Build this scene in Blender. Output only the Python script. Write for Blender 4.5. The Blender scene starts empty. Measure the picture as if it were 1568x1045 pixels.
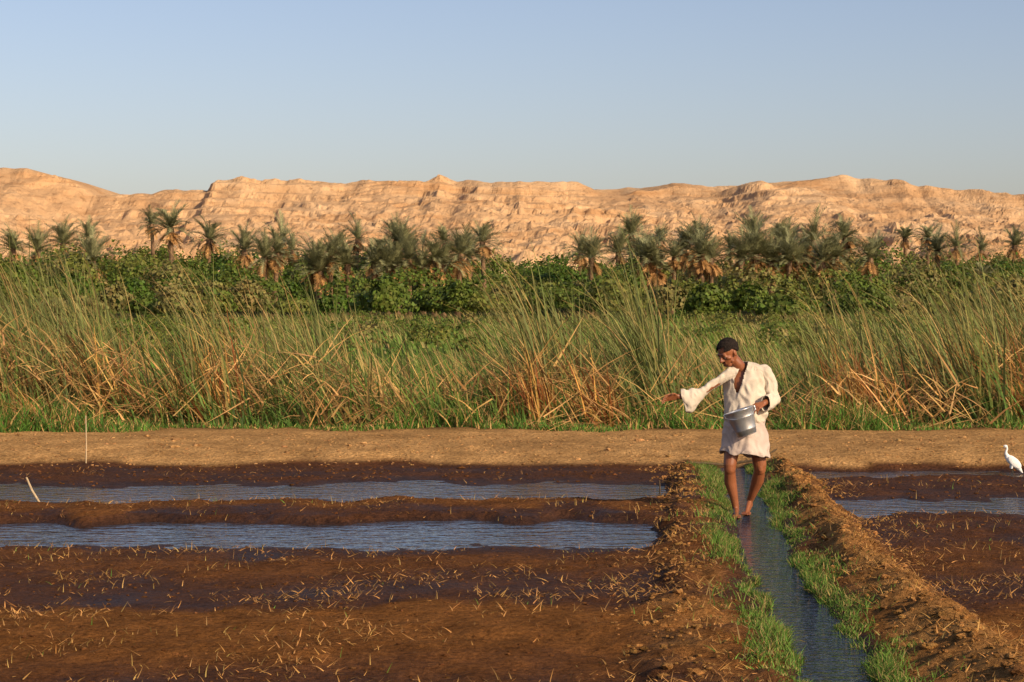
import bpy, bmesh, math, random
import numpy as np
from mathutils import Vector, Matrix, noise as mnoise
rng = np.random.default_rng(7); random.seed(7)
scene = bpy.context.scene
scene.view_settings.view_transform = 'Standard'
scene.view_settings.look = 'None'
scene.view_settings.exposure = 0
F = 3049.0; CH = 2.05; HV = 460.0; CU = 784.0     # survey constants: focal, eye height
def P(u, v, Y): return ((u-CU)/F*Y, Y, CH+(HV-v)/F*Y)

# ---------------------------------------------------------------- noise
def _h(ix, iy, s):
    n = (ix.astype(np.int64)*374761393 + iy.astype(np.int64)*668265263 + s*1442695041) & 0x7fffffff
    n = ((n ^ (n >> 13))*1274126177) & 0x7fffffff
    n = (n ^ (n >> 16)) & 0xffff
    return n/65535.0
def vn(x, y, s=0):
    x = np.asarray(x, float); y = np.asarray(y, float)
    ix = np.floor(x); iy = np.floor(y); fx = x-ix; fy = y-iy
    fx = fx*fx*(3-2*fx); fy = fy*fy*(3-2*fy)
    a = _h(ix, iy, s); b = _h(ix+1, iy, s); c = _h(ix, iy+1, s); d = _h(ix+1, iy+1, s)
    return (a*(1-fx)+b*fx)*(1-fy)+(c*(1-fx)+d*fx)*fy
def fbm(x, y, o=4, s=0, g=.5):
    t = 0; a = 1; n = 0
    x = np.asarray(x, float); y = np.asarray(y, float)
    for i in range(o):
        t = t + a*(vn(x*2**i+i*17.3, y*2**i+i*9.1, s+i)-.5)*2; n += a; a *= g
    return t/n
def ss(a, b, x):
    t = np.clip((x-a)/(b-a), 0, 1); return t*t*(3-2*t)

# ---------------------------------------------------------------- mesh helpers
def mesh_np(name, V, Q, col=None, mat=None, smooth=False, extra=None):
    me = bpy.data.meshes.new(name)
    V = np.asarray(V, np.float32); Q = np.asarray(Q, np.int32)
    k = Q.shape[1]
    me.vertices.add(len(V)); me.vertices.foreach_set('co', V.ravel())
    me.loops.add(Q.size); me.loops.foreach_set('vertex_index', Q.ravel())
    me.polygons.add(len(Q)); me.polygons.foreach_set('loop_start', np.arange(0, Q.size, k, dtype=np.int32))
    me.polygons.foreach_set('loop_total', np.full(len(Q), k, np.int32))
    me.polygons.foreach_set('use_smooth', np.full(len(Q), smooth, bool))
    me.update(calc_edges=True)
    if col is not None:
        a = me.color_attributes.new('Col', 'FLOAT_COLOR', 'POINT')
        c = np.ones((len(V), 4), np.float32); c[:, :3] = col; a.data.foreach_set('color', c.ravel())
    if extra:
        for n, arr in extra.items():
            a = me.attributes.new(n, 'FLOAT', 'POINT'); a.data.foreach_set('value', np.asarray(arr, np.float32).ravel())
    if mat: me.materials.append(mat)
    return me
def obj(name, me, parent=None, loc=None):
    o = bpy.data.objects.new(name, me); scene.collection.objects.link(o)
    if parent: o.parent = parent
    if loc is not None: o.location = loc
    return o

class N:
    def __init__(s, name):
        s.m = bpy.data.materials.new(name); s.m.use_nodes = True
        s.t = s.m.node_tree; s.b = s.t.nodes['Principled BSDF']; s.out = s.t.nodes['Material Output']
    def n(s, typ, **k):
        nd = s.t.nodes.new(typ)
        for a, v in k.items():
            if a in nd.inputs.keys(): nd.inputs[a].default_value = v
            else: setattr(nd, a, v)
        return nd
    def l(s, a, b): s.t.links.new(a, b)
def set_in(nd, **k):
    for a, v in k.items(): nd.inputs[a.replace('_', ' ')].default_value = v
def noise_node(M, scale, detail=6, rough=.6, vec=None):
    nd = M.n('ShaderNodeTexNoise'); set_in(nd, Scale=scale, Detail=detail, Roughness=rough)
    if vec is not None: M.l(vec, nd.inputs['Vector'])
    return nd
def ramp(M, fac, stops):
    r = M.n('ShaderNodeValToRGB'); M.l(fac, r.inputs[0])
    el = r.color_ramp.elements
    while len(el) < len(stops): el.new(.5)
    for e, (p, c) in zip(el, stops):
        e.position = p; e.color = (*c, 1) if len(c) == 3 else c
    return r
def mixc(M, a, b, fac, mode='MIX'):
    m = M.n('ShaderNodeMix', data_type='RGBA', blend_type=mode)
    for sock, v in ((m.inputs[6], a), (m.inputs[7], b), (m.inputs[0], fac)):
        if hasattr(v, 'links'): M.l(v, sock)
        else: sock.default_value = v if isinstance(v, (int, float)) else (*v, 1)
    return m.outputs[2]

def leaf_mat(name, rough=.6, trans=.25):
    M = N(name); a = M.n('ShaderNodeAttribute', attribute_name='Col')
    g = M.n('ShaderNodeNewGeometry'); nz = noise_node(M, 3.0, 3, .6, g.outputs['Position'])
    r = ramp(M, nz.outputs[0], [(.3, (.72, .72, .72)), (.7, (1.2, 1.2, 1.2))])
    c = mixc(M, a.outputs[0], r.outputs[0], 1.0, 'MULTIPLY')
    M.l(c, M.b.inputs['Base Color']); set_in(M.b, Roughness=rough); M.b.inputs['Specular IOR Level'].default_value = .2
    t = M.n('ShaderNodeBsdfTranslucent'); M.l(c, t.inputs[0])
    ms = M.n('ShaderNodeMixShader'); ms.inputs[0].default_value = trans
    M.l(M.b.outputs[0], ms.inputs[1]); M.l(t.outputs[0], ms.inputs[2]); M.l(ms.outputs[0], M.out.inputs[0])
    return M.m
def plain_mat(name, c1, c2, scale=8, rough=.7, bump=.0, bscale=40, metallic=0, spec=.3):
    M = N(name); tc = M.n('ShaderNodeTexCoord')
    nz = noise_node(M, scale, 5, .6, tc.outputs['Object'])
    r = ramp(M, nz.outputs[0], [(.35, c1), (.65, c2)]); M.l(r.outputs[0], M.b.inputs['Base Color'])
    set_in(M.b, Roughness=rough, Metallic=metallic); M.b.inputs['Specular IOR Level'].default_value = spec
    if bump:
        nb = noise_node(M, bscale, 5, .6, tc.outputs['Object']); b = M.n('ShaderNodeBump')
        set_in(b, Strength=bump, Distance=.01); M.l(nb.outputs[0], b.inputs['Height']); M.l(b.outputs[0], M.b.inputs['Normal'])
    return M.m

# ---------------------------------------------------------------- ribbons (blades / straw)
def ribbons(base, az, th0, bend, L, W, col, S=4, tipcol=None, power=1.3):
    n = len(base); base = np.asarray(base, float)
    az = np.broadcast_to(az, n); th0 = np.broadcast_to(th0, n); bend = np.broadcast_to(bend, n)
    L = np.broadcast_to(L, n); W = np.broadcast_to(W, n)
    psi = rng.uniform(-.9, .9, n)
    wd = np.stack([np.cos(psi), np.sin(psi), rng.uniform(-.3, .3, n)], 1)
    P0 = base.copy(); V = np.zeros((n, S+1, 2, 3)); C = np.zeros((n, S+1, 2, 3))
    for s in range(S+1):
        t = s/S
        w = W*(1-t**1.5)*.5+W*.04
        V[:, s, 0] = P0-wd*w[:, None]; V[:, s, 1] = P0+wd*w[:, None]
        c = col if tipcol is None else col*(1-t)+tipcol*t
        C[:, s, 0] = c; C[:, s, 1] = c
        th = th0+bend*((s+.5)/S)**power
        d = np.stack([np.cos(az)*np.sin(th), np.sin(az)*np.sin(th), np.cos(th)], 1)
        P0 = P0+d*(L/S)[:, None]
    idx = np.arange(n*(S+1)*2).reshape(n, S+1, 2)
    Q = np.stack([idx[:, :-1, 0], idx[:, :-1, 1], idx[:, 1:, 1], idx[:, 1:, 0]], -1).reshape(-1, 4)
    return V.reshape(-1, 3), Q, C.reshape(-1, 3)
def merge(parts):
    V = []; Q = []; C = []; o = 0
    for v, q, c in parts:
        V.append(v); Q.append(q+o); C.append(c); o += len(v)
    return np.concatenate(V), np.concatenate(Q), np.concatenate(C)
def cvar(c, n, v=.25, hue=.12):
    c = np.asarray(c, float)
    return np.clip(c[None]*(1+rng.uniform(-v, v, (n, 1)))*(1+rng.uniform(-hue, hue, (n, 3))), 0, 1)

# ================================================================ TERRAIN
def cl(y): return np.interp(y, [6, 10.7, 11.57, 12.75, 14.2, 16, 18.9, 22.7, 24.5, 26], [1.74, 1.79, 1.79, 1.83, 1.93, 2.06, 2.27, 2.6, 2.72, 2.75])
WL = -.04; CWL = -.005
YL = [6, 9, 10.6, 11.3, 12.1, 12.9, 13.5, 14.6, 15.2, 15.8, 16.3, 16.7, 17.2, 18.2, 18.5, 18.7, 19.2, 19.8, 20.2, 20.6, 20.9, 22.1, 22.5, 23.0, 23.8, 24.3]
ZL = [.03, .03, .00, .03, .06, .05, .0, -.005, .02, .01, -.02, -.045, -.065, -.07, -.045, .03, .06, .05, .0, -.04, -.065, -.065, -.035, .0, .01, .02]
YR = [6, 10, 12, 13.5, 14.5, 15.5, 17, 18.2, 18.9, 19.3, 19.8, 20.7, 21.1, 21.8, 22.6, 23.1, 23.4, 24.1, 24.5]
ZR = [.02, .03, .05, .0, -.01, .01, .04, .05, .01, -.045, -.07, -.06, -.02, .04, .03, -.02, -.07, -.06, .0]
def gz(x, y, parts=False):
    x = np.asarray(x, float); y = np.asarray(y, float)
    wob = fbm(x*.7, y*.2, 2, 5)*.45 + fbm(x*1.8, y*.6, 3, 15)*.50 + fbm(x*9, y*4, 2, 16)*.08
    yl = y+wob
    zl = np.interp(yl, YL, ZL); zr = np.interp(yl, YR, ZR)
    side = x-cl(y)+fbm(x*0+3, y*2.2, 3, 18)*.07; a = np.abs(side)
    aw = a+fbm(x*3+9, y*1.6, 3, 8)*.09
    field = np.where(side < 0, zl, zr)
    bw = np.interp(y, [10, 14, 24], [1.15, .95, .74])
    bh = np.where(side < 0, .09, .17)
    bund = np.interp(aw, [0, .15, .20, .28, .46], [-.07, -.055, -.01, .03, .07])
    k = np.clip((aw-.46)/(bw-.46), 0, 1)
    bundtop = .07+(bh-.07)*np.sin(np.clip(k*1.7, 0, 1)*math.pi/2)
    bz = np.where(aw < .46, bund, bundtop)
    w = ss(bw-.22, bw+.12, aw)
    z = bz*(1-w)+field*w
    rough = fbm(x*5, y*5, 4, 21)*.020+fbm(x*1.3, y*1.3, 2, 31)*.012
    bundm = (1-w)*ss(.3, .5, aw)
    z = z+rough*(1+1.6*bundm)*ss(.15, .35, aw)+bundm*fbm(x*9, y*9, 3, 44)*.022
    wb = ss(23.9, 24.9, y+fbm(x*.8, y*.3, 3, 61)*.6)
    bank = np.interp(y, [24, 24.6, 25.4, 27, 29.5, 33, 40], [.03, .10, .18, .25, .25, .05, 0])+fbm(x*2, y*2, 4, 77)*.03
    z = z*(1-wb)+bank*wb
    z = np.where(y > 45, z*0+fbm(x*.05, y*.05, 3, 3)*.12, z)
    z = z+ss(220, 300, y)*.8
    if parts: return z, side, aw, bundm, wb, wob
    return z

def spacing(segs):
    out = [segs[0][0]]
    for a, b, d0, d1 in segs:
        x = a
        while x < b:
            t = (x-a)/(b-a); x += d0+(d1-d0)*t; out.append(min(x, b))
    return np.unique(np.array(out))
xp = spacing([(0, 6.5, .035, .045), (6.5, 11, .05, .15), (11, 40, .15, 3), (40, 400, 5, 40), (400, 5000, 60, 900)])
xs = np.concatenate([-xp[::-1][:-1], xp])
ys = np.concatenate([[-4000, -1000, -200, -50, -10, 0, 4, 7], spacing([(8.5, 16, .03, .035), (16, 25.5, .035, .05), (25.5, 32, .06, .2), (32, 120, .4, 6), (120, 450, 7, 20), (450, 6000, 40, 900)])])
X, Y = np.meshgrid(xs, ys)
Z, side, aw, bundm, wb, wob = gz(X, Y, True)
nx, ny = len(xs), len(ys)
i = np.arange(nx*ny).reshape(ny, nx)
Q = np.stack([i[:-1, :-1], i[:-1, 1:], i[1:, 1:], i[1:, :-1]], -1).reshape(-1, 4)
def mixn(a, b, t): return a*(1-t[..., None])+b*t[..., None]
mud = np.array([.15, .058, .021]); mudL = np.array([.27, .112, .029]); dark = np.array([.058, .025, .012]); tan = np.array([.54, .305, .115]); bundc = np.array([.42, .215, .07])
green = np.array([.09, .115, .03]); sand = np.array([.5, .3, .15])
yy = Y+wob*1.3+fbm(X*.5, Y*.7, 3, 99)*.6
col = np.broadcast_to(mud, X.shape+(3,)).copy()
lz = np.interp(yy, [9, 10.6, 11.4, 12.9, 13.4, 14.7, 15.2, 16.0, 16.4], [.3, .1, .7, .8, .0, .0, .35, .3, 0])
lz = np.maximum(lz, np.interp(yy, [18.9, 19.2, 19.8, 20.2], [0, .45, .45, 0])*(side < 0))
col = mixn(col, mudL, lz)
dz = np.interp(yy, [9, 10.4, 11.2, 13.0, 13.6, 14.6, 15.2, 15.8, 16.5, 18.9, 19.2, 20, 20.3, 24], [.5, .6, .0, .0, .85, .85, .2, .2, 1, .95, .1, .1, .8, .8])
wet = np.clip(dz*(.8+.7*fbm(X*1.5, Y*1.5, 4, 51)), 0, 1)
wet = np.maximum(wet, 1-ss(WL+.01, WL+.05, Z))*(1-bundm)*(1-wb)
wet = np.maximum(wet, (1-ss(.2, .36, aw))*(1-wb))
wet = np.maximum(wet, bundm*(side < 0)*np.clip(.45+fbm(X*1.6, Y*1.2, 3, 72)*1.2, 0, .85))
bt = np.where(side < 0, .2, .7)
col = mixn(col, bundc, np.clip(bundm*(bt+.6*fbm(X*2, Y*2, 3, 71)), 0, 1))
col = mixn(col, dark, np.clip(wet, 0, 1))
col = mixn(col, tan*(1+.25*fbm(X*1.2, Y*1.2, 3, 66)[..., None]), ss(.25, .7, wb))
col = mixn(col, np.array([.09, .06, .025]), ss(27.2, 28.6, Y+fbm(X, Y, 2, 6)*.5))
col = mixn(col, green, ss(34, 45, Y))
fld = fbm(X*.04, Y*.03, 3, 12)
col = mixn(col, np.array([.16, .15, .05]), ss(45, 60, Y)*ss(.0, .4, fld))
col = mixn(col, np.array([.04, .045, .015]), ss(185, 200, Y))
col = mixn(col, sand, ss(330, 380, Y))
wet = np.clip(wet*(1-wb), 0, 1)

M = N('soil'); a = M.n('ShaderNodeAttribute', attribute_name='Col'); w = M.n('ShaderNodeAttribute', attribute_name='wet')
g = M.n('ShaderNodeNewGeometry'); pos = g.outputs['Position']
n1 = noise_node(M, 2.2, 8, .65, pos); n2 = noise_node(M, 24, 6, .7, pos); n3 = noise_node(M, 7, 6, .65, pos)
r1 = ramp(M, n1.outputs[0], [(.3, (.66, .64, .62)), (.7, (1.3, 1.3, 1.3))])
r2 = ramp(M, n2.outputs[0], [(.36, (.5, .47, .45)), (.6, (1.2, 1.2, 1.2))])
c = mixc(M, a.outputs[0], r1.outputs[0], 1.0, 'MULTIPLY'); c = mixc(M, c, r2.outputs[0], .85, 'MULTIPLY')
M.l(c, M.b.inputs['Base Color'])
mr = M.n('ShaderNodeMapRange'); set_in(mr, To_Min=1.0, To_Max=.55); M.l(w.outputs['Fac'], mr.inputs[0]); M.l(mr.outputs[0], M.b.inputs['Roughness'])
mr2 = M.n('ShaderNodeMapRange'); set_in(mr2, To_Min=.03, To_Max=.16); M.l(w.outputs['Fac'], mr2.inputs[0]); M.l(mr2.outputs[0], M.b.inputs['Specular IOR Level'])
b1 = M.n('ShaderNodeBump'); set_in(b1, Strength=1, Distance=.08); M.l(n3.outputs[0], b1.inputs['Height'])
b2 = M.n('ShaderNodeBump'); set_in(b2, Strength=1, Distance=.035); M.l(n2.outputs[0], b2.inputs['Height']); M.l(b1.outputs[0], b2.inputs['Normal'])
M.l(b2.outputs[0], M.b.inputs['Normal'])
soil = M.m
me = mesh_np('ground', np.stack([X, Y, Z], -1).reshape(-1, 3), Q, col.reshape(-1, 3), soil, True, {'wet': wet})
obj('ground', me)

# ---------------------------------------------------------------- water
def water_mat(name, base, scale, strength, dist, rough, stretch, ior=1.33, det=2):
    M = N(name); g = M.n('ShaderNodeNewGeometry'); mp = M.n('ShaderNodeMapping'); M.l(g.outputs['Position'], mp.inputs[0])
    mp.inputs['Scale'].default_value = stretch
    a = noise_node(M, scale, det, .55, mp.outputs[0]); b = M.n('ShaderNodeBump'); set_in(b, Strength=strength, Distance=dist)
    M.l(a.outputs[0], b.inputs['Height']); M.l(b.outputs[0], M.b.inputs['Normal'])
    M.b.inputs['Base Color'].default_value = (*base, 1); set_in(M.b, Roughness=rough, IOR=ior)
    M.b.inputs['Specular IOR Level'].default_value = .5
    return M.m
wf = water_mat('field_water', (.035, .04, .045), 4, .6, .05, .07, (1, 1.8, 1), 1.9, 3)
wc = water_mat('canal_water_surface', (.015, .018, .025), 4.0, 1.0, .10, .03, (1.6, 3.2, 1), 1.7, 3)
def strip(name, f0, f1, y0, y1, z, mat, n=60):
    yv = np.linspace(y0, y1, n); V = []
    for y in yv: V += [(f0(y), y, z), (f1(y), y, z)]
    k = np.arange(n-1)*2
    obj(name, mesh_np(name, V, np.stack([k, k+1, k+3, k+2], 1), None, mat))
strip('flooded_furrow_water', lambda y: -30, lambda y: cl(y)-.55, 15.6, 23.2, WL, wf)
strip('flooded_furrow_water.001', lambda y: cl(y)+.6, lambda y: 30, 18.6, 24.6, WL, wf)
strip('irrigation_canal_water', lambda y: cl(y)-.36, lambda y: cl(y)+.36, 6, 24.3, CWL, wc)

# ================================================================ HILLS
hu = [-900, -300, 0, 50, 110, 135, 150, 215, 260, 305, 325, 338, 400, 500, 600, 650, 675, 700, 800, 900, 1000, 1060, 1100, 1150, 1200, 1290, 1380, 1400, 1450, 1500, 1568, 1800, 2400]
hv = [262, 250, 258, 262, 272, 285, 297, 298, 292, 294, 290, 273, 276, 278, 279, 275, 265, 277, 279, 279, 280, 277, 281, 277, 273, 268, 274, 285, 290, 296, 304, 290, 285]
hx = (np.array(hu)-CU)/F*800; hz = CH+(HV-np.array(hv))/F*800
xs = np.concatenate([np.linspace(-700, -260, 60), np.arange(-255, 256, .8), np.linspace(260, 700, 60)])
ys = np.concatenate([np.arange(400, 830, 1.25), np.arange(835, 1500, 20)])
X, Y = np.meshgrid(xs, ys)
crest = np.interp(X, hx, hz)+fbm(X*.12, X*0, 4, 4)*1.3
warp = fbm(X*.02, Y*.02, 4, 41)
Y0 = 415+fbm(X*.01, X*0, 3, 2)*30; Yc = 795+fbm(X*.03, X*0, 3, 7)*15
t = np.clip((Y-Y0)/(Yc-Y0), 0, 1)
p = np.interp(t+warp*.05, [0, .2, .5, .75, .87, .93, .97, .99, 1], [0, .10, .36, .60, .74, .83, .89, .97, 1])
z = crest*p
env = np.sin(np.clip(t, 0, 1)*math.pi)**.6
gul = 1-np.abs(fbm(X*.024+warp*1.6, Y*.009+warp, 4, 13))*2
z = z-env*np.clip(gul, 0, 1)**2*4.0
z = z+env*(fbm(X*.035, Y*.025, 5, 23, .6)*6.0+fbm(X*.16+warp*2, Y*.10, 5, 25, .65)*2.8)
def terr(z, st, ph0, lo, hi):
    ph = z/st+ph0; fr = ph-np.floor(ph)
    return (np.floor(ph)+ss(lo, hi, fr)-ph)*st
g1 = np.clip(fbm(X*.022, Y*.022, 4, 37)*3+.2, 0, 1)*ss(.1, .6, t)*(t < .985)
z = z+terr(z, 4.2, fbm(X*.012, Y*.01, 3, 35)*2.2, .3, .65)*.65*g1
g2 = np.clip(fbm(X*.06, Y*.05, 3, 47)*3+.1, 0, 1)*ss(.05, .3, t)*(t < .985)
z = z+terr(z, 1.6, fbm(X*.05, Y*.04, 3, 45)*1.8, .35, .65)*.65*g2
bl = np.clip(vn(X*.30, Y*.22, 62)-.68, 0, 1)*5*np.clip(fbm(X*.02, Y*.02, 3, 63)*2+.2, 0, 1)
z = z+bl*env
z = np.minimum(z, crest+.3+fbm(X*.3, Y*.2, 3, 55)*.7)
z = np.where(Y > 830, crest-(Y-830)*.01, z)-.5
nx, ny = len(xs), len(ys); i = np.arange(nx*ny).reshape(ny, nx)
Q = np.stack([i[:-1, :-1], i[:-1, 1:], i[1:, 1:], i[1:, :-1]], -1).reshape(-1, 4)
M = N('desert_rock'); g = M.n('ShaderNodeNewGeometry'); pos = g.outputs['Position']
mp = M.n('ShaderNodeMapping'); mp.inputs['Scale'].default_value = (.03, .03, .3); M.l(pos, mp.inputs[0])
ns = noise_node(M, 1.0, 6, .6, mp.outputs[0]); ns.inputs['Distortion'].default_value = .8
nb = noise_node(M, .03, 8, .65, pos); nf = noise_node(M, .40, 8, .75, pos)
base = ramp(M, nb.outputs[0], [(.3, (.50, .285, .135)), (.5, (.60, .37, .19)), (.7, (.71, .475, .265))])
rs = ramp(M, ns.outputs[0], [(.38, (.82, .76, .70)), (.5, (1, 1, 1))])
rf = ramp(M, nf.outputs[0], [(.36, (.55, .49, .45)), (.46, (1.03, 1.03, 1.03))])  # crevice shadow put into the rock colour, dark where the bump noise is low
c = mixc(M, base.outputs[0], rs.outputs[0], .8, 'MULTIPLY'); c = mixc(M, c, rf.outputs[0], .7, 'MULTIPLY')
M.l(c, M.b.inputs['Base Color']); set_in(M.b, Roughness=1); M.b.inputs['Specular IOR Level'].default_value = .05
b1 = M.n('ShaderNodeBump'); set_in(b1, Strength=.8, Distance=1.6); M.l(nf.outputs[0], b1.inputs['Height']); M.l(b1.outputs[0], M.b.inputs['Normal'])
obj('desert_hills', mesh_np('desert_hills', np.stack([X, Y, z], -1).reshape(-1, 3), Q, None, M.m, False))

# ================================================================ TREES
leaf = leaf_mat('foliage', .6, .25)
V = []; C = []
def quads(cen, nrm, size, col):
    n = len(cen); r = rng.normal(size=(n, 3)); a = np.cross(nrm, r); a /= np.linalg.norm(a, axis=1)[:, None]+1e-9
    b = np.cross(nrm, a); b /= np.linalg.norm(b, axis=1)[:, None]+1e-9; s = size[:, None]
    v = np.stack([cen-a*s*.5, cen+b*s*.32, cen+a*s*.5, cen-b*s*.32], 1)
    V.append(v.reshape(-1, 3)); C.append(np.repeat(col, 4, 0))
bush = []
for k in range(430):
    y = rng.uniform(192, 300); x = rng.uniform(-130, 130)
    top = 2.8+(y-192)/90*4.1+rng.uniform(-1.3, 1.4)
    top += 1.8*math.exp(-((x+44)/12)**2)+1.6*math.exp(-((x-48)/10)**2)+1.0*math.exp(-((x+15)/6)**2)
    bush.append((x, y, top, rng.uniform(2.4, 5.0)))
for k in range(130):
    bush.append((rng.uniform(-110, 110), rng.uniform(160, 200), rng.uniform(1.2, 3.4), rng.uniform(1.3, 2.8)))
for k in range(110):
    y = rng.uniform(62, 160); bush.append((rng.uniform(-.32, .32)*y, y, rng.uniform(.5, 1.3), rng.uniform(.5, 1.6)))
for (x, y, top, r) in bush:
    low = y < 160
    n = 1250 if abs(x) < 78 else 450
    if low: n = 420
    d = rng.normal(size=(n, 3)); d /= np.linalg.norm(d, axis=1)[:, None]; d[:, 2] = np.where(d[:, 2] < -.5, -d[:, 2], d[:, 2])
    d = d[(d[:, 1] < .5)]
    n = len(d); sx = rng.uniform(0, 99)
    lump = fbm(np.arctan2(d[:, 0], -d[:, 1])*1.9+sx, d[:, 2]*3+sx, 3, 3)
    rad = r*(.92+.55*lump)*rng.uniform(.78, 1.06, n)
    zr = top*.55
    cen = np.stack([x+d[:, 0]*rad, y+d[:, 1]*rad, top-zr+d[:, 2]*zr*(.92+.5*lump)*rng.uniform(.8, 1.08, n)+(.1 if low else .6)], 1)
    near = y < 222
    tone = rng.choice(4, p=[.1, .3, .4, .2] if near else [.35, .35, .22, .08])
    bc = np.array([(.075, .125, .015), (.110, .148, .022), (.160, .172, .032), (.21, .18, .055)][tone])
    quads(cen, d+rng.normal(size=(n, 3))*.55, rng.uniform(.25, .58, n)*(.35 if low else 1)*(1 if n > 250 else 1.5), cvar(bc, n, .35, .12))
V = np.concatenate(V); C = np.concatenate(C); Q = np.arange(len(V)).reshape(-1, 4)
orchard = obj('orchard_trees', mesh_np('orchard_trees', V, Q, C, leaf))

def palm_mesh(seed, R=2.7, H=8, nf=60, skirt=14):
    r = np.random.default_rng(seed); V = []; Q = []; C = []
    def add(q, c):
        o = len(V); V.extend(q); Q.append((o, o+1, o+2, o+3)); C.extend([c]*4)
    lop = r.uniform(0, 6.28); la = r.uniform(.0, .3)
    for f in range(nf):
        dead = f < skirt
        q = (f-skirt)/(nf-skirt)
        az = r.uniform(0, 2*math.pi); e0 = r.uniform(-1.1, -.4) if dead else -.1+1.6*q**.85+r.uniform(-.2, .2)
        L = R*r.uniform(.75, 1.2)*(.62 if dead else 1)*(1+la*math.cos(az-lop)); cd = r.uniform(.35, 1.05)*(.6 if dead else 1)
        base = np.array([.46, .25, .09]) if dead else np.array([.25, .245, .115])*(1 if r.random() > .15 else 1.3)
        base = base*r.uniform(.65, 1.3)
        p = np.array([0, 0, H-(.4 if dead else 0)]); S = 8; pts = [p]; dirs = []
        for s in range(S):
            e = e0-cd*((s+.5)/S)**1.6*1.1
            e = max(e, -1.5)
            d = np.array([math.cos(az)*math.cos(e), math.sin(az)*math.cos(e), math.sin(e)]); dirs.append(d); p = p+d*L/S; pts.append(p)
        sd = np.array([-math.sin(az), math.cos(az), 0])
        for s in range(S):
            w0, w1 = .045, .035
            add([pts[s]-sd*w0, pts[s]+sd*w0, pts[s+1]+sd*w1, pts[s+1]-sd*w1], base*1.1)
            for m in range(2):
                qq = pts[s]+(pts[s+1]-pts[s])*(m/2+.2)
                tt = (s+m/2)/S; ll = .55*math.sin(math.pi*min(1, .18+tt*.8))**.6+.12
                up = np.cross(dirs[s], sd); up = up if up[2] > 0 else -up
                for sg in (-1, 1):
                    dd = dirs[s]*.85+sd*sg*.65+up*r.uniform(.05, .5)+np.array([0, 0, -.1]); dd /= np.linalg.norm(dd)
                    ww = dirs[s]*.07
                    add([qq-ww, qq+ww, qq+dd*ll+ww*.3, qq+dd*ll-ww*.3], base*r.uniform(.7, 1.35))
    ns = 10; nr = 14
    for a in range(nr):
        for s in range(ns):
            z0 = (H+.1)*a/nr; z1 = (H+.1)*(a+1)/nr
            a0 = 2*math.pi*s/ns; a1 = 2*math.pi*(s+1)/ns
            ra = .26+.12*(1-a/nr)**3; rb = ra*1.15
            if a >= nr-2: ra, rb = .42, .36
            add([(ra*math.cos(a0), ra*math.sin(a0), z0), (ra*math.cos(a1), ra*math.sin(a1), z0), (rb*math.cos(a1), rb*math.sin(a1), z1), (rb*math.cos(a0), rb*math.sin(a0), z1)], np.array([.26, .155, .08])*r.uniform(.6, 1.2))
    return mesh_np('date_palm', np.array(V), np.array(Q), np.array(C), leaf)
pm = [palm_mesh(s, R, 8, nf, sk) for s, R, nf, sk in ((1, 2.8, 60, 14), (2, 3.1, 66, 22), (3, 2.4, 46, 8), (4, 3.2, 70, 10), (5, 2.8, 52, 20), (6, 3.3, 60, 12), (7, 2.5, 56, 4), (8, 2.9, 44, 16))]
pl = [(100, 382), (138, 402), (132, 368), (236, 352), (264, 352), (318, 368), (380, 388), (428, 378), (448, 388), (405, 402), (505, 398), (492, 416), (545, 372), (568, 402), (592, 415), (602, 375), (628, 405), (650, 412), (683, 370), (680, 412), (700, 398), (742, 374), (722, 392), (885, 388), (905, 398), (945, 390), (965, 364), (985, 392), (1014, 370), (1030, 400), (1068, 378), (1075, 395), (1120, 382), (1156, 372), (1160, 395), (1208, 384), (1222, 400), (1246, 378), (1300, 372), (1278, 400), (1345, 388), (1386, 366), (1420, 366), (1466, 380), (1500, 384), (1548, 380), (1100, 462), (1222, 462), (1505, 432), (60, 392), (20, 388), (1128, 400), (1012, 418), (1292, 388), (-60, 380), (-160, 390), (1640, 375), (1720, 385), (1190, 370), (490, 412), (1440, 384), (1330, 400), (1180, 408), (620, 388), (535, 410), (1045, 384), (1000, 396), (1090, 402), (1232, 392), (1205, 408), (610, 408), (665, 396), (520, 388), (582, 392), (420, 396), (1258, 404), (1270, 384)]
for k, (u, v) in enumerate(pl):
    D = 200 if v > 440 else (210 if v > 393 else rng.uniform(235, 275))
    x, y, zc = P(u, v+rng.uniform(-8, 1), D)
    o = obj('date_palm', pm[int(rng.integers(0, 8))])
    sc = rng.uniform(.75, 1.12)
    if v > 440: sc *= .7
    o.location = (x, y, zc-8*sc); o.scale = (sc, sc, sc)
    o.rotation_euler = (rng.uniform(-.06, .06), rng.uniform(-.06, .06), rng.uniform(0, 6.28))

# ================================================================ MIDDLE FIELD + REEDS
grass = leaf_mat('grass_blades', .65, .3)
parts = []
n = 75000
y = 40*np.exp(rng.uniform(0, math.log(190/40), n)); x = rng.uniform(-1, 1, n)*(y*.30+4)
f = fbm(x*.08, y*.04, 4, 12); k = rng.random(n) < np.clip(.6+f, .25, 1); x = x[k]; y = y[k]; f = f[k]; n = len(x)
L = rng.uniform(.15, .55, n)*(1+1.2*np.clip(f*2, 0, 1)+ss(110, 170, y)*1.3)
c = cvar((.135, .205, .036), n, .35); br = (rng.random(n) < np.clip(.12+f*1.2+.5*ss(110, 160, y), 0, .8)); c[br] = cvar((.30, .24, .08), br.sum(), .35)
c = c*(1+.35*fbm(x*.15, y*.07, 3, 28))[:, None]
parts.append(ribbons(np.stack([x, y, gz(x, y)-.02], 1), math.pi+rng.uniform(-1.2, 1.2, n), rng.uniform(0, .5, n), rng.uniform(.2, 1.2, n), L, .015+.0016*y*rng.uniform(.5, 1.2, n)*.5, c, 3))
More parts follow.
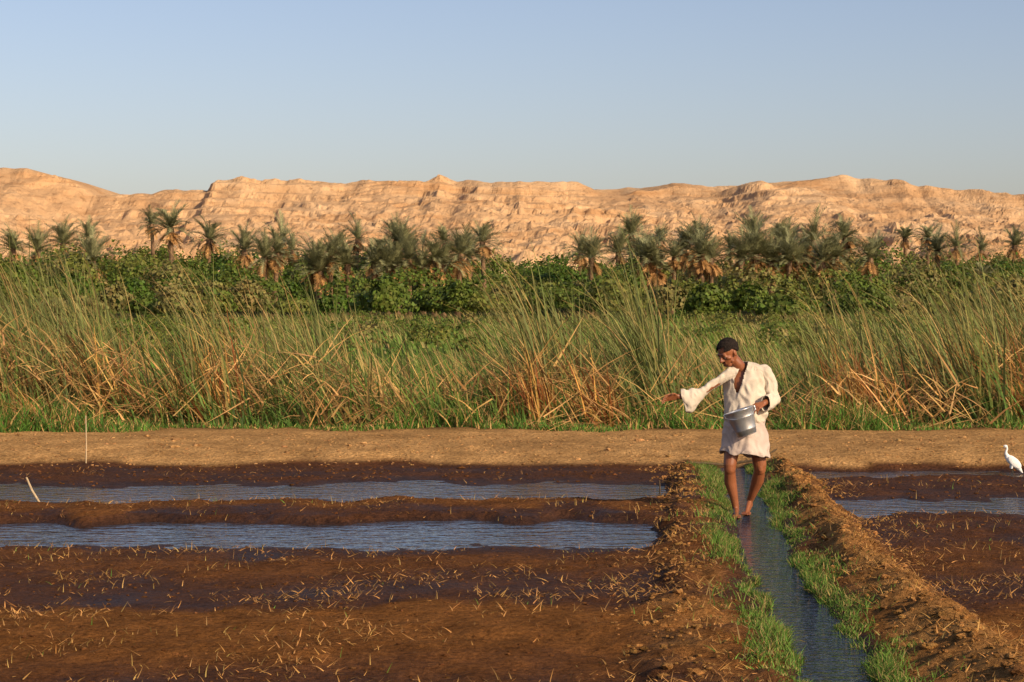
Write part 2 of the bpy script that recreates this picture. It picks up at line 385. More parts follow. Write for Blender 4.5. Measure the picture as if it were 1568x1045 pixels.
m = merge(parts); obj('green_field_crop', mesh_np('green_field_crop', m[0], m[1], m[2], grass))

hu = np.array([-700, -300, 0, 60, 130, 200, 235, 270, 300, 340, 370, 400, 440, 500, 530, 570, 640, 700, 750, 800, 835, 880, 920, 960, 1010, 1040, 1075, 1120, 1200, 1260, 1300, 1340, 1400, 1450, 1490, 1530, 1568, 1900, 2300])
hvv = np.array([430, 440, 390, 410, 400, 415, 490, 510, 470, 430, 415, 420, 470, 430, 480, 490, 530, 545, 525, 460, 395, 415, 470, 480, 370, 420, 475, 500, 525, 490, 445, 425, 470, 440, 395, 440, 400, 440, 430])
rx = (hu-CU)/F*30; rh = CH+(HV-hvv)/F*30-.2
dryu = [-700, 0, 60, 230, 270, 320, 360, 400, 440, 500, 560, 620, 760, 820, 900, 960, 1040, 1100, 1230, 1300, 1450, 1500, 1568, 2300]
dryv = [.7, 1, 1, .8, .12, .7, 1, .4, .5, .8, .35, .2, .35, .7, .6, .3, .5, .10, .2, .6, .35, .7, 1, .7]
dx = (np.array(dryu)-CU)/F*30
def reed_h(x): return np.interp(x, rx, rh)
def dry(x): return np.interp(x, dx, dryv)
def tallw(x): return np.clip((reed_h(x)-1.15)/1.2, .05, 1)**1.4
parts = []
left = math.pi
def clumped(n, y0, y1, sp=.22, w=None, per=45):
    nc = max(20, n//per); cx = rng.uniform(-13, 13, nc*5)
    if w is not None: cx = cx[rng.random(len(cx)) < w(cx)]
    cx = cx[:nc] if len(cx) >= nc else np.concatenate([cx]*8)[:nc]
    cy = rng.uniform(y0, y1, len(cx)); j = rng.integers(0, len(cx), n)
    lean = rng.normal(0, .3, len(cx)); szs = rng.uniform(.4, 1.6, len(cx))
    return cx[j]+rng.normal(0, sp, n)*szs[j], np.clip(cy[j]+rng.normal(0, sp, n), y0-.2, y1+.5), lean[j], rng.uniform(.55, 1.12, len(cx))[j]
# tall green reeds
n = 7400; x, y, ln, hs = clumped(n, 28.5, 34, .24, tallw, 40)
L = reed_h(x*30/y)*hs*rng.uniform(.45, 1.12, n)*y/30
c = cvar((.125, .165, .038), n, .4); b = rng.random(n) < .35; c[b] = cvar((.085, .135, .048), b.sum(), .3); b = rng.random(n) < .12; c[b] = cvar((.30, .23, .075), b.sum(), .3); tip = cvar((.22, .22, .065), n, .35)
parts.append(ribbons(np.stack([x, y, gz(x, y)-.03], 1), left+rng.normal(0, .7, n), .02+np.abs(rng.normal(.10, .16, n)+ln*.6), rng.uniform(.0, 1.4, n)**1.2, L*1.12, rng.uniform(.014, .040, n), c, 6, tip, 2.0))
# drooping seed stalks
n = 700; x = rng.uniform(-13, 13, n*3); x = x[rng.random(n*3) < tallw(x)+.08][:n]; n = len(x); y = rng.uniform(28.5, 33, n); L = reed_h(x*30/y)*rng.uniform(.85, 1.22, n)
parts.append(ribbons(np.stack([x, y, gz(x, y)-.03], 1), left+rng.uniform(-.8, .8, n), rng.uniform(.0, .5, n), rng.uniform(.3, 1.6, n), L*1.15, rng.uniform(.014, .026, n), cvar((.24, .20, .065), n, .3), 7, cvar((.50, .33, .11), n, .2), 2.4))
# dry upright
n = 9500; x, y, ln, hs = clumped(n, 28.1, 31.5, .17, dry, 75)
k = rng.random(n) < dry(x)*1.1; x, y, ln, hs = x[k], y[k], ln[k], hs[k]; n = len(x)
L = (.4+.55*reed_h(x))*hs*rng.uniform(.25, 1.0, n)
c = cvar((.55, .30, .085), n, .4, .1); dk = rng.random(n) < .35; c[dk] = cvar((.28, .10, .03), dk.sum(), .35)
parts.append(ribbons(np.stack([x, y, gz(x, y)-.03], 1), rng.uniform(0, 6.28, n)*.35+left*.8, np.abs(rng.normal(.12, .18, n)+ln*1.3), rng.uniform(0, 1.0, n), L, rng.uniform(.012, .040, n), c, 4))
# broken / fallen straw
n = 8500; x, y, ln, hs = clumped(n, 27.9, 30.8, .38, lambda q: dry(q)+.15); z = gz(x, y)+rng.random(n)**1.6*1.0*(.25+dry(x))
az = np.where(rng.random(n) < .6, left, 0)+rng.normal(0, .6, n)
c = cvar((.58, .34, .12), n, .5, .08)
parts.append(ribbons(np.stack([x, y, z], 1), az, rng.uniform(.5, 2.1, n), rng.uniform(-.3, .9, n), rng.uniform(.25, 1.0, n), rng.uniform(.012, .034, n), c, 3))
# mixed medium greens
n = 30000; x = rng.uniform(-14, 14, n); y = 28.2+rng.random(n)**1.3*14; nzz = fbm(x*.8, y*.5, 3, 57)
L = rng.uniform(.25, .88, n)*np.clip(1+nzz*1.9, .25, 1.9)*(.65+.3*reed_h(x*30/y)); c = cvar((.115, .185, .036), n, .45)
b = rng.random(n) < np.clip(.14+nzz*.5, 0, .55); c[b] = cvar((.42, .29, .10), b.sum(), .35)
parts.append(ribbons(np.stack([x, y, gz(x, y)-.03], 1), left+rng.uniform(-1.8, 1.8, n), rng.uniform(0, .8, n), rng.uniform(.2, 1.7, n), L, rng.uniform(.012, .034, n), c, 4))
# low front grass
n = 24000; x = rng.uniform(-14, 14, n); ed = fbm(x*.9, x*0, 4, 9)*.9; y = 27.6+rng.random(n)**1.3*1.5+ed
L = rng.uniform(.05, .46, n)*(.3+1.1*np.clip(.45+fbm(x*.9, x*0+4, 3, 19)*1.8, 0, 1)); c = cvar((.10, .20, .030), n, .4)
b = rng.random(n) < .28; c[b] = cvar((.48, .31, .11), b.sum(), .35)
parts.append(ribbons(np.stack([x, y, gz(x, y)-.02], 1), rng.uniform(0, 6.28, n), rng.uniform(0, .8, n), rng.uniform(.1, 1.4, n), L, rng.uniform(.010, .022, n), c, 3))
m = merge(parts); obj('reed_bed', mesh_np('reed_bed', m[0], m[1], m[2], grass))

# ---------------------------------------------------------------- canal weeds
n = 66000; y = 9.5+rng.random(n)*14.8; sg = np.where(rng.random(n) < .6, -1, 1)
off = .17+np.abs(rng.normal(0, .13, n)); x = cl(y)+sg*off-fbm(y*0+3, y*2.2, 3, 18)*.07
pt = fbm(x*2.5, y*1.3, 3, 83)
k = (rng.random(n) < np.clip(.65+pt*2.0, .06, 1)); x, y, off, pt = x[k], y[k], off[k], pt[k]; n = len(x)
L = rng.uniform(.015, .075, n)*np.clip(.9+fbm(x*3, y*2, 3, 84)*1.8, .35, 2.3); c = cvar((.115, .20, .03), n, .5); b = rng.random(n) < .22; c[b] = cvar((.38, .28, .10), b.sum())
m = ribbons(np.stack([x, y, gz(x, y)-.004], 1), rng.uniform(0, 6.28, n), rng.uniform(0, 1.0, n), rng.uniform(.2, 1.4, n), L, rng.uniform(.004, .009, n), c, 3)
obj('canal_bank_grass', mesh_np('canal_bank_grass', m[0], m[1], m[2], grass))
# ---------------------------------------------------------------- straw litter
straw = leaf_mat('dry_straw', .75, .1)
parts = []
n = 150000; y = 9.2+rng.random(n)*15; x = rng.uniform(-8.5, 9, n)
sd = np.abs(x-cl(y)); nz = fbm(x*1.6, y*1.9, 4, 91); dens = np.interp(y, [9, 14.5, 15.2, 16.3, 17, 18.7, 19, 20, 20.4, 24.2], [.5, .45, .2, .18, .03, .03, .28, .22, .03, .10])
dens = dens*np.clip(.25+nz*2.6, .02, 1.7)
dens = np.where(sd < 1.25, np.where(sd < .42, 0, .6*np.clip(.5+nz*2, 0, 1.3)), dens)
dens = np.where((x > 3) & (y < 18), dens*1.25, dens)
z = gz(x, y); k = (rng.random(n) < dens) & (z > WL+.01); x, y, z = x[k], y[k], z[k]; n = len(x)
c = cvar((.40, .205, .062), n, .55, .08)
parts.append(ribbons(np.stack([x, y, z+rng.uniform(0, .012, n)], 1), rng.uniform(0, 6.28, n), rng.uniform(.8, 1.5, n), rng.uniform(-.2, .7, n), rng.uniform(.02, .11, n)*rng.uniform(.5, 1.2, n), rng.uniform(.003, .009, n), c, 3))
n = 22000; y = 9.2+rng.random(n)*13; x = rng.uniform(-8.5, 9, n); z = gz(x, y); nz = fbm(x*2, y*2, 3, 95)
k = (rng.random(n) < np.clip(.12+nz*.9, 0, .6)) & (np.abs(x-cl(y)) > .5) & (z > WL+.008); x, y, z = x[k], y[k], z[k]; n = len(x)
c = cvar((.36, .22, .07), n, .45); b = rng.random(n) < .12; c[b] = cvar((.12, .19, .03), b.sum())
parts.append(ribbons(np.stack([x, y, z-.005], 1), rng.uniform(0, 6.28, n), rng.uniform(0, .9, n), rng.uniform(0, 1.1, n), rng.uniform(.02, .095, n), rng.uniform(.003, .008, n), c, 3))
m = merge(parts); obj('straw_litter', mesh_np('straw_litter', m[0], m[1], m[2], straw))

# ---------------------------------------------------------------- clods
bm = bmesh.new(); bmesh.ops.create_icosphere(bm, subdivisions=2, radius=1)
iv = np.array([v.co[:] for v in bm.verts]); it = np.array([[v.index for v in f.verts] for f in bm.faces]); bm.free()
n = 8500; y = 9.3+rng.random(n)*17.5; q = rng.random(n)
sgn = np.where(rng.random(n) < .3, -1, 1)
x = np.where((q < .4) & (y < 24), cl(y)+sgn*(np.interp(y, [10, 24], [.82, .62])+rng.normal(0, .16, n)), rng.uniform(-8, 8.5, n))
z = gz(x, y); k = (z > WL+.006) & (np.abs(x-cl(y)) > .36); x, y, z, q = x[k], y[k], z[k], q[k]; n = len(x)
r = rng.uniform(.005, .014, n)+np.where((q < .05), rng.uniform(.0, .024, n), 0)+np.where(y > 20, .004, 0)
Vv = []
for k in range(n):
    nn = 1+.6*fbm(iv[:, 0]*1.3+k*3.1, iv[:, 1]*1.3+iv[:, 2]*1.7, 2, 5)
    Vv.append(iv*nn[:, None]*r[k]*np.array([rng.uniform(.8, 1.6), rng.uniform(.8, 1.5), .65])+np.array([x[k], y[k], z[k]+r[k]*.1]))
Vv = np.concatenate(Vv); T = (it[None]+(np.arange(n)*len(iv))[:, None, None]).reshape(-1, 3)
cc = np.where((np.abs(x-cl(y)) < 1.2)[:, None], cvar((.40, .20, .065), n, .3, .05), cvar((.18, .075, .027), n, .3, .05))
cc = np.where((y > 24.3)[:, None], cvar((.50, .28, .11), n, .25, .05), cc)
obj('dirt_clods', mesh_np('dirt_clods', Vv, T, np.repeat(cc, len(iv), 0), soil, False, {'wet': np.zeros(len(Vv))}))

# ================================================================ SOLID HELPERS
def v3(*a): return np.array(a, float)
class Solid:
    def __init__(s): s.V = []; s.F = []
    def add(s, V, Fc):
        o = len(s.V); s.V += [tuple(v) for v in V]; s.F += [tuple(i+o for i in f) for f in Fc]
    def cap(s, p0, p1, r0, r1, n=16, flat=None):
        p0 = v3(*p0); p1 = v3(*p1); d = p1-p0; L = np.linalg.norm(d)+1e-9; d = d/L
        a = np.cross(d, [0, 0, 1]) if abs(d[2]) < .9 else np.cross(d, [1, 0, 0]); a /= np.linalg.norm(a); b = np.cross(d, a)
        rings = []
        for k in range(5):
            th = math.pi/2*(1-k/4); rings.append((p0-d*r0*math.sin(th), max(r0*math.cos(th), 1e-4)))
        for k in range(5):
            th = math.pi/2*(k/4); rings.append((p1+d*r1*math.sin(th), max(r1*math.cos(th), 1e-4)))
        V = []
        for c, r in rings:
            for j in range(n):
                t = 2*math.pi*j/n; V.append(c+(a*math.cos(t)+b*math.sin(t))*r)
        Fc = [(i*n+j, i*n+(j+1) % n, (i+1)*n+(j+1) % n, (i+1)*n+j) for i in range(9) for j in range(n)]
        Fc += [tuple(reversed(range(n))), tuple(range(9*n, 10*n))]
        s.add(V, Fc)
    def chain(s, pts):
        for (p0, r0), (p1, r1) in zip(pts[:-1], pts[1:]): s.cap(p0, p1, r0, r1)
    def ell(s, c, ax, n=20):
        c = v3(*c); ax = [v3(*a) for a in ax]; V = []; m = 12
        for i in range(m+1):
            ph = math.pi*i/m
            for j in range(n):
                t = 2*math.pi*j/n; V.append(c+ax[0]*max(math.sin(ph), 1e-3)*math.cos(t)+ax[1]*max(math.sin(ph), 1e-3)*math.sin(t)+ax[2]*math.cos(ph))
        Fc = [(i*n+j, (i+1)*n+j, (i+1)*n+(j+1) % n, i*n+(j+1) % n) for i in range(m) for j in range(n)]
        Fc += [tuple(range(n)), tuple(reversed(range(m*n, m*n+n)))]
        s.add(V, Fc)
    def obj(s, name, mat, parent=None, voxel=.006, smooth=3):
        me = bpy.data.meshes.new(name); me.from_pydata(s.V, [], s.F)
        bm = bmesh.new(); bm.from_mesh(me); bmesh.ops.recalc_face_normals(bm, faces=bm.faces); bm.to_mesh(me); bm.free()
        me.materials.append(mat); o = obj(name, me, parent)
        r = o.modifiers.new('r', 'REMESH'); r.mode = 'VOXEL'; r.voxel_size = voxel; r.use_smooth_shade = True
        if smooth: q = o.modifiers.new('s', 'SMOOTH'); q.iterations = smooth; q.factor = .5
        return o
def loft(name, rings, mat, parent, n=56, sub=6, fold=.006, fscale=9, solid=.004, cut=None, seed=0, hem=None, vfold=0):
    R = [(v3(*c), v3(*a), v3(*b)) for c, a, b in rings]; out = []
    m = len(R)
    def cr(p0, p1, p2, p3, t): return .5*((2*p1)+(-p0+p2)*t+(2*p0-5*p1+4*p2-p3)*t*t+(-p0+3*p1-3*p2+p3)*t**3)
    for i in range(m-1):
        for k in range(sub):
            t = k/sub; out.append(tuple(cr(R[max(i-1, 0)][q], R[i][q], R[i+1][q], R[min(i+2, m-1)][q], t) for q in range(3)))
    out.append(R[-1]); V = []
    for gi, (c, a, b) in enumerate(out):
        tt = gi/(len(out)-1)
        for j in range(n):
            th = 2*math.pi*j/n; d = a*math.cos(th)+b*math.sin(th)
            p = c+d; dn = d/np.linalg.norm(d)
            q = Vector((p[0]*1.3+p[2]*.7, p[1]*1.2, p[2]*.7-p[0]*.8))
            f = mnoise.noise(q*fscale+Vector((seed, 0, 0)))*fold
            rdg = 1-abs(mnoise.noise(q*fscale*1.6+Vector((0, seed, 0))))*3
            f += rdg*fold*.6
            f = max(f, -.006)
            f += vfold*tt*(math.sin(th*9+seed+2*mnoise.noise(Vector(p*4)))*.6+math.sin(th*5+1+seed)*.5)
            p = p+dn*f
            if hem and gi == len(out)-1: p = p+v3(0, 0, hem*mnoise.noise(Vector((math.cos(th)*1.5, math.sin(th)*1.5, seed))))
            V.append(p)
    Fc = []
    for i in range(len(out)-1):
        for j in range(n):
            q = (i*n+j, i*n+(j+1) % n, (i+1)*n+(j+1) % n, (i+1)*n+j)
            if cut and cut(sum(V[k] for k in q)/4): continue
            Fc.append(q)
    me = bpy.data.meshes.new(name); me.from_pydata([tuple(v) for v in V], [], Fc); me.materials.append(mat)
    me.polygons.foreach_set('use_smooth', [True]*len(me.polygons)); o = obj(name, me, parent)
    s = o.modifiers.new('sol', 'SOLIDIFY'); s.thickness = solid; s.offset = 0
    u = o.modifiers.new('sub', 'SUBSURF'); u.levels = 1; u.render_levels = 1
    return o
def hand(S, wr, d, nrm, L=.18, curl=.5, r=.0085, thumb=1, spread=.12):
    wr = v3(*wr); d = v3(*d); d /= np.linalg.norm(d); nrm = v3(*nrm); nrm -= d*nrm.dot(d); nrm /= np.linalg.norm(nrm); s = np.cross(d, nrm)
    pl = L*.5
    for k in range(4):
        o = (k-1.5)*.019
        S.cap(wr+s*o*.55, wr+d*pl+s*o, .014, .0115, 10)
    for k, fl in enumerate((.88, 1.0, .95, .74)):
        o = (k-1.5)*.0205; p = wr+d*pl+s*o; dd = d+s*(k-1.5)*spread; a = curl*(.5+.12*k); fl = fl*L*.5
        for seg, w in enumerate((.45, .32, .23)):
            q = dd*math.cos(a)+nrm*math.sin(a); q /= np.linalg.norm(q); p1 = p+q*fl*w
            S.cap(p, p1, r*(1-.08*seg), r*(1-.08*(seg+1)), 10); p = p1; a += curl*.75
    p = wr+d*pl*.25-s*.022*thumb; q = d*.65-s*.75*thumb+nrm*.35; q /= np.linalg.norm(q); p1 = p+q*L*.22
    S.cap(p, p1, .0125, .0095, 10); q = d*.9-s*.25*thumb+nrm*.5; q /= np.linalg.norm(q); S.cap(p1, p1+q*L*.19, .0095, .008, 10)

# ================================================================ FARMER
skin = plain_mat('skin', (.21, .070, .028), (.28, .098, .040), 6, .42, .15, 60, spec=.4)
cloth = plain_mat('cotton_shirt', (.52, .44, .34), (.62, .53, .42), 5, .95, .6, 22, spec=.05)
cloth2 = plain_mat('cotton_skirt', (.46, .36, .30), (.56, .45, .38), 5, .95, .6, 26, spec=.05)
hairm = plain_mat('hair', (.012, .008, .006), (.028, .019, .014), 40, .85, 1, 160, spec=.15)
eyew = plain_mat('eye_white', (.3, .25, .2), (.35, .3, .25), 5, .4); eyed = plain_mat('iris', (.02, .01, .008), (.03, .015, .01), 5, .3)
farmer = bpy.data.objects.new('farmer', None); scene.collection.objects.link(farmer)
farmer.location = (2.21, 18.9, -.012)
S = Solid()
S.chain([((-.085, .0, .90), .080), ((-.120, -.04, .68), .076), ((-.148, -.085, .51), .062), ((-.148, -.085, .46), .056)])
S.chain([((-.148, -.080, .46), .052), ((-.138, -.03, .34), .059), ((-.102, -.01, .20), .040), ((-.080, .01, .075), .032)])
S.cap((-.149, -.112, .480), (-.147, -.112, .455), .032, .030)
S.chain([((.085, .02, .90), .080), ((.122, .03, .68), .078), ((.150, .03, .50), .064), ((.152, .04, .45), .057)])
S.chain([((.152, .045, .45), .053), ((.142, .13, .34), .061), ((.105, .20, .21), .042), ((.080, .26, .125), .032)])
S.cap((.150, .0, .480), (.150, .0, .455), .033, .031)
def foot(an, ball, hl):
    an = v3(*an); ball = v3(*ball); hl = v3(*hl)
    S.cap(an, hl, .032, .030); S.cap(hl, ball, .028, .022); S.cap(an, ball+v3(0, 0, .008), .030, .018)
    f = ball-hl; f[2] = 0; f /= np.linalg.norm(f); s = np.cross(f, [0, 0, 1])
    S.cap(ball-s*.028, ball+s*.028, .019, .017)
    for k in range(5):
        S.cap(ball+s*(k-2)*.0165, ball+s*(k-2)*.018+f*(.052-.005*abs(k-1))-v3(0, 0, .006), .010, .009, 8)
foot((-.080, .01, .075), (-.095, -.15, .022), (-.078, .045, .03))
foot((.080, .26, .125), (.030, .10, .024), (.086, .285, .085))
S.ell((0, .01, .92), [(.125, 0, 0), (0, .09, 0), (0, 0, .13)])
S.ell((0, 0, 1.08), [(.125, 0, 0), (0, .088, 0), (0, 0, .2)])
S.ell((-.01, .0, 1.26), [(.145, 0, .01), (0, .095, 0), (-.01, 0, .17)])
S.cap((-.13, -.01, 1.355), (.11, .0, 1.375), .045, .045)
S.chain([((-.02, .0, 1.39), .060), ((-.075, -.035, 1.46), .056), ((-.12, -.05, 1.51), .056)])
S.chain([((-.18, -.03, 1.345), .042), ((-.31, -.09, 1.265), .036), ((-.43, -.14, 1.19), .033)])
S.chain([((-.43, -.14, 1.19), .034), ((-.52, -.17, 1.175), .036), ((-.645, -.21, 1.155), .026)])
hand(S, (-.65, -.212, 1.154), (-1, -.25, -.05), (.15, -.9, -.6), .185, .40, .0088, -1)
S.chain([((.15, .0, 1.375), .040), ((.235, .01, 1.27), .036), ((.275, .0, 1.15), .034)])
S.chain([((.275, .0, 1.15), .034), ((.235, -.09, 1.125), .034), ((.155, -.215, 1.095), .027)])
hand(S, (.150, -.222, 1.093), (-.72, -.62, -.30), (-.45, .35, -1), .180, .85, .0088, 1, .05)
hc = v3(-.170, -.095, 1.563)
Fd = v3(-.66, -.50, -.50); Fd /= np.linalg.norm(Fd); Sd = np.cross(Fd, [0, 0, 1]); Sd /= np.linalg.norm(Sd); Ud = np.cross(Sd, Fd)
HS = 1.05
def H(f, s, u): return hc+(Fd*f+Sd*s+Ud*u)*HS
S.ell(H(-.012, 0, .030), [Fd*.102, Sd*.080, Ud*.092])
S.ell(H(.030, 0, -.035), [Fd*.063, Sd*.061, Ud*.081])
S.cap(H(.055, -.02, -.085), H(.055, .02, -.085), .027, .027)
S.cap(H(.03, -.05, -.06), H(.03, .05, -.06), .021, .021)
S.cap(H(.078, -.035, .028), H(.078, .035, .028), .014, .014)
S.cap(H(.088, 0, .01), H(.112, 0, -.022), .011, .015)
S.cap(H(.098, -.012, -.026), H(.098, .012, -.026), .011, .011)
S.cap(H(.082, -.018, -.050), H(.082, .018, -.050), .010, .010); S.cap(H(.080, -.016, -.062), H(.080, .016, -.062), .011, .011)
for sg in (-1, 1):
    S.cap(H(.058, sg*.042, -.012), H(.045, sg*.052, -.02), .021, .019)
    S.ell(H(-.012, sg*.080, -.006), [Fd*.020, Sd*.010, Ud*.034])
    S.cap(H(.081, sg*.022, .010), H(.074, sg*.042, .010), .009, .009)
S.chain([((-.12, -.05, 1.51), .056), (H(-.02, 0, -.02), .056)])
S.obj('body', skin, farmer, .0052, 2)
for sg in (-1, 1):
    for nm, r, f in (('eye', .011, .0755), ('iris', .0063, .083)):
        E = Solid(); E.ell(H(f, sg*.031, -.001), [Fd*r, Sd*r, Ud*r*.6]); E.obj(nm, eyew if nm == 'eye' else eyed, farmer, .0015, 0)
bm = bmesh.new(); bmesh.ops.create_icosphere(bm, subdivisions=6, radius=1)
dl = []
for v in bm.verts:
    q = v.co.copy(); f, s, u = q.x, q.y, q.z
    lim = .58 if f > .5 else (.58-1.15*(.5-f) if f > -.4 else -.46)
    if abs(s) > .55 and f > .0: lim = min(lim, .18)      # temples / sideburns
    if u < lim+.10*mnoise.noise(q*7): dl.append(v)
    k = 1+.03*mnoise.noise(q*6)+.03*mnoise.noise(q*24)
    p = H(-.014+f*.103*k, s*.0815*k, .033+u*.094*k); v.co = Vector(p)
bmesh.ops.delete(bm, geom=dl, context='VERTS'); me = bpy.data.meshes.new('hair'); bm.to_mesh(me); bm.free(); me.materials.append(hairm)
me.polygons.foreach_set('use_smooth', [True]*len(me.polygons)); o = obj('hair', me, farmer); sm = o.modifiers.new('s', 'SOLIDIFY'); sm.thickness = .010; sm.offset = -1
E = Solid()
for sg in (-1, 1): E.cap(H(.089, sg*.018, .032), H(.080, sg*.048, .032), .0045, .0035, 8)
E.cap(H(.091, -.02, -.041), H(.091, .02, -.041), .004, .004, 8)
E.obj('eyebrows_and_moustache', hairm, farmer, .002, 1)
def vcut(p):
    if p[1] > -.02: return False
    z = p[2]
    if z < 1.19: return False
    xc = np.interp(z, [1.19, 1.30, 1.45], [-.085, -.075, -.06]); w = np.interp(z, [1.19, 1.25, 1.38, 1.5], [.012, .028, .055, .09])
    return abs(p[0]-xc) < w
loft('shirt_torso', [((0, 0, .885), (.15, 0, 0), (0, .115, 0)), ((.0, 0, .925), (.192, 0, 0), (0, .148, 0)), ((.01, 0, 1.00), (.198, 0, 0), (0, .146, 0)), ((.01, 0, 1.14), (.178, 0, 0), (0, .124, 0)),
    ((.0, 0, 1.27), (.186, 0, .01), (0, .120, 0)), ((-.005, 0, 1.36), (.188, 0, .02), (0, .112, 0)), ((-.01, 0, 1.415), (.165, 0, .02), (0, .10, 0)), ((-.02, -.005, 1.455), (.115, 0, .01), (0, .086, 0)), ((-.035, -.01, 1.478), (.080, 0, 0), (0, .073, 0))],
    cloth, farmer, 120, 8, .024, 6, .005, vcut, 3)
loft('sleeve_outstretched', [((-.08, -.01, 1.37), (.03, 0, .065), (0, .08, 0)), ((-.19, -.045, 1.345), (.04, 0, .078), (.02, .07, 0)), ((-.31, -.09, 1.265), (.035, 0, .066), (.02, .058, 0)), ((-.41, -.13, 1.185), (.02, 0, .075), (.02, .056, 0)),
    ((-.48, -.16, 1.13), (.02, 0, .100), (.02, .053, 0)), ((-.54, -.18, 1.12), (.02, 0, .104), (.02, .05, 0)), ((-.60, -.20, 1.135), (-.02, 0, .075), (.015, .045, 0))], cloth, farmer, 64, 8, .020, 8, .005, None, 8)
ux, uy = .87, -.48
loft('sleeve_bucket_arm', [((.07, 0, 1.38), (.02, 0, .065), (0, .08, 0)), ((.165, .005, 1.375), (.05, 0, .058), (0, .075, 0)), ((.222, .01, 1.28), (.062, -.01, .025), (.01, .064, 0)), ((.258, .0, 1.19), (ux*.060, uy*.03, -.01), (.03, .056, 0)),
    ((.266, -.025, 1.135), (ux*.055, uy*.055, 0), (.022, .04, -.045)), ((.235, -.09, 1.108), (ux*.048, uy*.048, 0), (.005, .01, -.066)), ((.20, -.15, 1.09), (ux*.046, uy*.046, 0), (0, 0, -.072)), ((.172, -.195, 1.082), (ux*.042, uy*.042, 0), (0, 0, -.068))], cloth, farmer, 64, 8, .018, 8, .005, None, 12)
loft('tunic_skirt', [((0, .0, .98), (.16, 0, 0), (0, .12, 0)), ((0, .0, .93), (.178, 0, 0), (0, .135, 0)), ((0, -.01, .84), (.200, 0, 0), (0, .155, 0)), ((0, -.02, .72), (.214, 0, 0), (0, .170, 0)), ((.0, -.03, .60), (.226, 0, -.03), (0, .180, .0))],
    cloth2, farmer, 120, 9, .018, 6, .005, None, 21, .09, .014)

# ---------------------------------------------------------------- bucket
galv = N('galvanised_steel'); tc = galv.n('ShaderNodeTexCoord'); nn = noise_node(galv, 14, 5, .6, tc.outputs['Object'])
r = ramp(galv, nn.outputs[0], [(.3, (.50, .50, .50)), (.7, (.74, .74, .72))]); galv.l(r.outputs[0], galv.b.inputs['Base Color']); set_in(galv.b, Metallic=.8, Roughness=.34)
seed = plain_mat('seed_grain', (.2, .12, .05), (.32, .2, .09), 60, .9)
bk = bpy.data.objects.new('metal_bucket', None); scene.collection.objects.link(bk)
prof = [(.0, .0), (.094, .0), (.098, .004), (.105, .05), (.108, .055), (.108, .06), (.128, .17), (.131, .174), (.131, .18), (.141, .245), (.148, .248), (.149, .254), (.143, .257), (.138, .25), (.126, .17), (.100, .012), (.0, .012)]
V = []; Fc = []; n = 48
for (rr, zz) in prof:
    for j in range(n): V.append((max(rr, 1e-4)*math.cos(2*math.pi*j/n), max(rr, 1e-4)*math.sin(2*math.pi*j/n), zz))
for i_ in range(len(prof)-1):
    for j in range(n): Fc.append((i_*n+j, i_*n+(j+1) % n, (i_+1)*n+(j+1) % n, (i_+1)*n+j))
me = bpy.data.meshes.new('pail'); me.from_pydata(V, [], Fc); me.materials.append(galv.m); me.polygons.foreach_set('use_smooth', [True]*len(Fc)); obj('pail', me, bk)
V = [(0, 0, .2)]+[(.13*math.cos(2*math.pi*j/32), .13*math.sin(2*math.pi*j/32), .195) for j in range(32)]
me = bpy.data.meshes.new('grain'); me.from_pydata(V, [], [(0, j+1, (j+1) % 32+1) for j in range(32)]); me.materials.append(seed); obj('grain', me, bk)
E = Solid(); pts = []
for k in range(17):
    t = math.pi*k/16; pts.append(((.152*math.cos(t), -.125*math.sin(t), .235-.06*math.sin(t)), .0035))
E.chain(pts)
for sg in (-1, 1): E.cap((sg*.150, 0, .21), (sg*.151, 0, .245), .010, .010)
E.obj('handle', galv.m, bk, .0022, 1)
bk.location = (2.21-.012, 18.9-.305, .79); bk.rotation_euler = (math.radians(-2), math.radians(-18), 0); bk.scale = (.97, .97, .97)

# ================================================================ EGRET
white = plain_mat('white_feathers', (.72, .70, .66), (.82, .80, .76), 20, .8, .5, 50, spec=.2)
yel = plain_mat('yellow_beak', (.6, .33, .05), (.7, .4, .07), 8, .5); dleg = plain_mat('dark_legs', (.03, .03, .025), (.05, .05, .04), 8, .6)
eg = bpy.data.objects.new('white_egret', None); scene.collection.objects.link(eg); gx, gy = 5.99, 23.9
eg.location = (gx, gy, float(gz(gx, gy))-.005)
E = Solid()
E.chain([((-.035, 0, .225), .030), ((.0, 0, .20), .050), ((.045, .0, .165), .054), ((.085, 0, .12), .040), ((.125, 0, .065), .018), ((.145, 0, .04), .008)])
E.chain([((-.025, 0, .225), .032), ((-.052, 0, .262), .020), ((-.052, 0, .295), .0145), ((-.040, 0, .325), .013), ((-.046, 0, .350), .014)])
E.ell((-.060, 0, .357), [(.027, 0, .002), (0, .017, 0), (0, 0, .018)])
for sg in (-1, 1): E.chain([((.02, sg*.02, .14), .024), ((.01, sg*.022, .095), .012)])
for sg in (-1, 1): E.ell((.045, sg*.036, .165), [(.075, 0, -.065), (0, .018, 0), (.03, 0, .04)])
E.obj('feathered_body', white, eg, .004, 4)
E = Solid(); E.cap((-.080, 0, .356), (-.128, 0, .346), .0075, .0018, 8); E.obj('beak', yel, eg, .0015, 0)
E = Solid()
for sg, dx_ in ((-1, .0), (1, .03)):
    E.chain([((.01+dx_*.3, sg*.022, .10), .006), ((.018+dx_, sg*.022, .055), .0055), ((.0+dx_, sg*.022, .008), .0045)])
    for aa in (-.5, 0, .5, math.pi): E.cap((dx_, sg*.022, .008), (dx_-.035*math.cos(aa), sg*.022+.035*math.sin(aa), .005), .004, .003, 8)
E.obj('legs', dleg, eg, .002, 0)
E = Solid()
for sg in (-1, 1): E.ell((-.068, sg*.0145, .360), [(.004, 0, 0), (0, .003, 0), (0, 0, .004)])
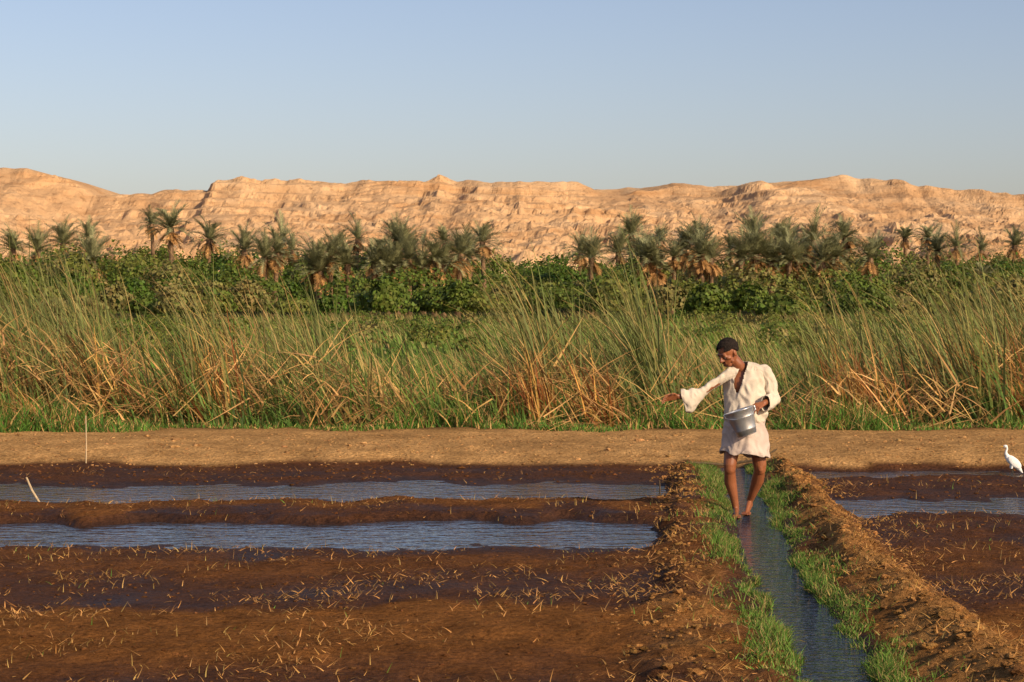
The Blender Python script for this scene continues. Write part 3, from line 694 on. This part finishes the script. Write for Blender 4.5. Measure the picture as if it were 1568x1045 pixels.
E.obj('eyes', eyed, eg, .001, 0)

# ================================================================ STICKS
wood = plain_mat('dry_wood', (.40, .29, .16), (.54, .40, .24), 20, .8, .4, 60); dwood = plain_mat('dark_branch', (.07, .045, .025), (.12, .08, .04), 20, .9, .4, 60)
def stick(name, pts, mat):
    E = Solid(); E.chain(pts); E.obj(name, mat, None, .004, 1)
def G(x, y, dz=0): return (x, y, float(gz(x, y))+dz)
stick('wooden_stake', [(G(-5.25, 24.5, -.05), .009), (G(-5.245, 24.5, .25), .008), (G(-5.25, 24.5, .58), .007)], wood)
stick('wooden_stake', [(G(-4.83, 20.4, -.03), .013), (G(-4.95, 20.5, .12), .013), (G(-5.03, 20.6, .25), .011)], wood)
stick('wooden_stake', [(G(1.62, 21.7, -.05), .009), (G(1.61, 21.7, .14), .008)], dwood)
stick('fallen_branch', [(G(2.15, 24.1, .03), .012), (G(2.6, 24.2, .10), .016), (G(3.0, 24.15, .06), .014), (G(3.22, 24.2, .10), .009)], dwood)

# ================================================================ LIGHT, SKY, CAMERA
el, azr = math.radians(24), math.radians(44)
Sv = Vector((math.sin(azr)*math.cos(el), -math.cos(azr)*math.cos(el), math.sin(el)))
sl = bpy.data.lights.new('sun', 'SUN'); sl.energy = 5.0; sl.angle = math.radians(.5); sl.color = (1, .82, .57)
so = bpy.data.objects.new('sun', sl); scene.collection.objects.link(so); so.rotation_euler = (-Sv).to_track_quat('-Z', 'Y').to_euler(); so.location = (20, -20, 30)
wd = bpy.data.worlds.new('World'); scene.world = wd; wd.use_nodes = True; nt = wd.node_tree
sky = nt.nodes.new('ShaderNodeTexSky'); sky.sky_type = 'NISHITA'; sky.sun_disc = False; sky.sun_elevation = el; sky.sun_rotation = math.pi-azr
sky.air_density = 1.0; sky.dust_density = 1.6; sky.ozone_density = 1.7
tint = nt.nodes.new('ShaderNodeMix'); tint.data_type = 'RGBA'; tint.blend_type = 'MULTIPLY'; tint.inputs[0].default_value = 1; tint.inputs[7].default_value = (1.12, .99, 1.05, 1)
nt.links.new(sky.outputs[0], tint.inputs[6])
bg = nt.nodes['Background']; nt.links.new(tint.outputs[2], bg.inputs[0]); bg.inputs[1].default_value = .125
cam = bpy.data.cameras.new('camera'); cam.lens = 70; cam.sensor_width = 36; cam.clip_end = 20000; cam.clip_start = .1
co = bpy.data.objects.new('camera', cam); scene.collection.objects.link(co); co.location = (0, 0, CH)
co.rotation_euler = (math.radians(90)-math.atan((522.5-HV)/F), 0, 0); scene.camera = co
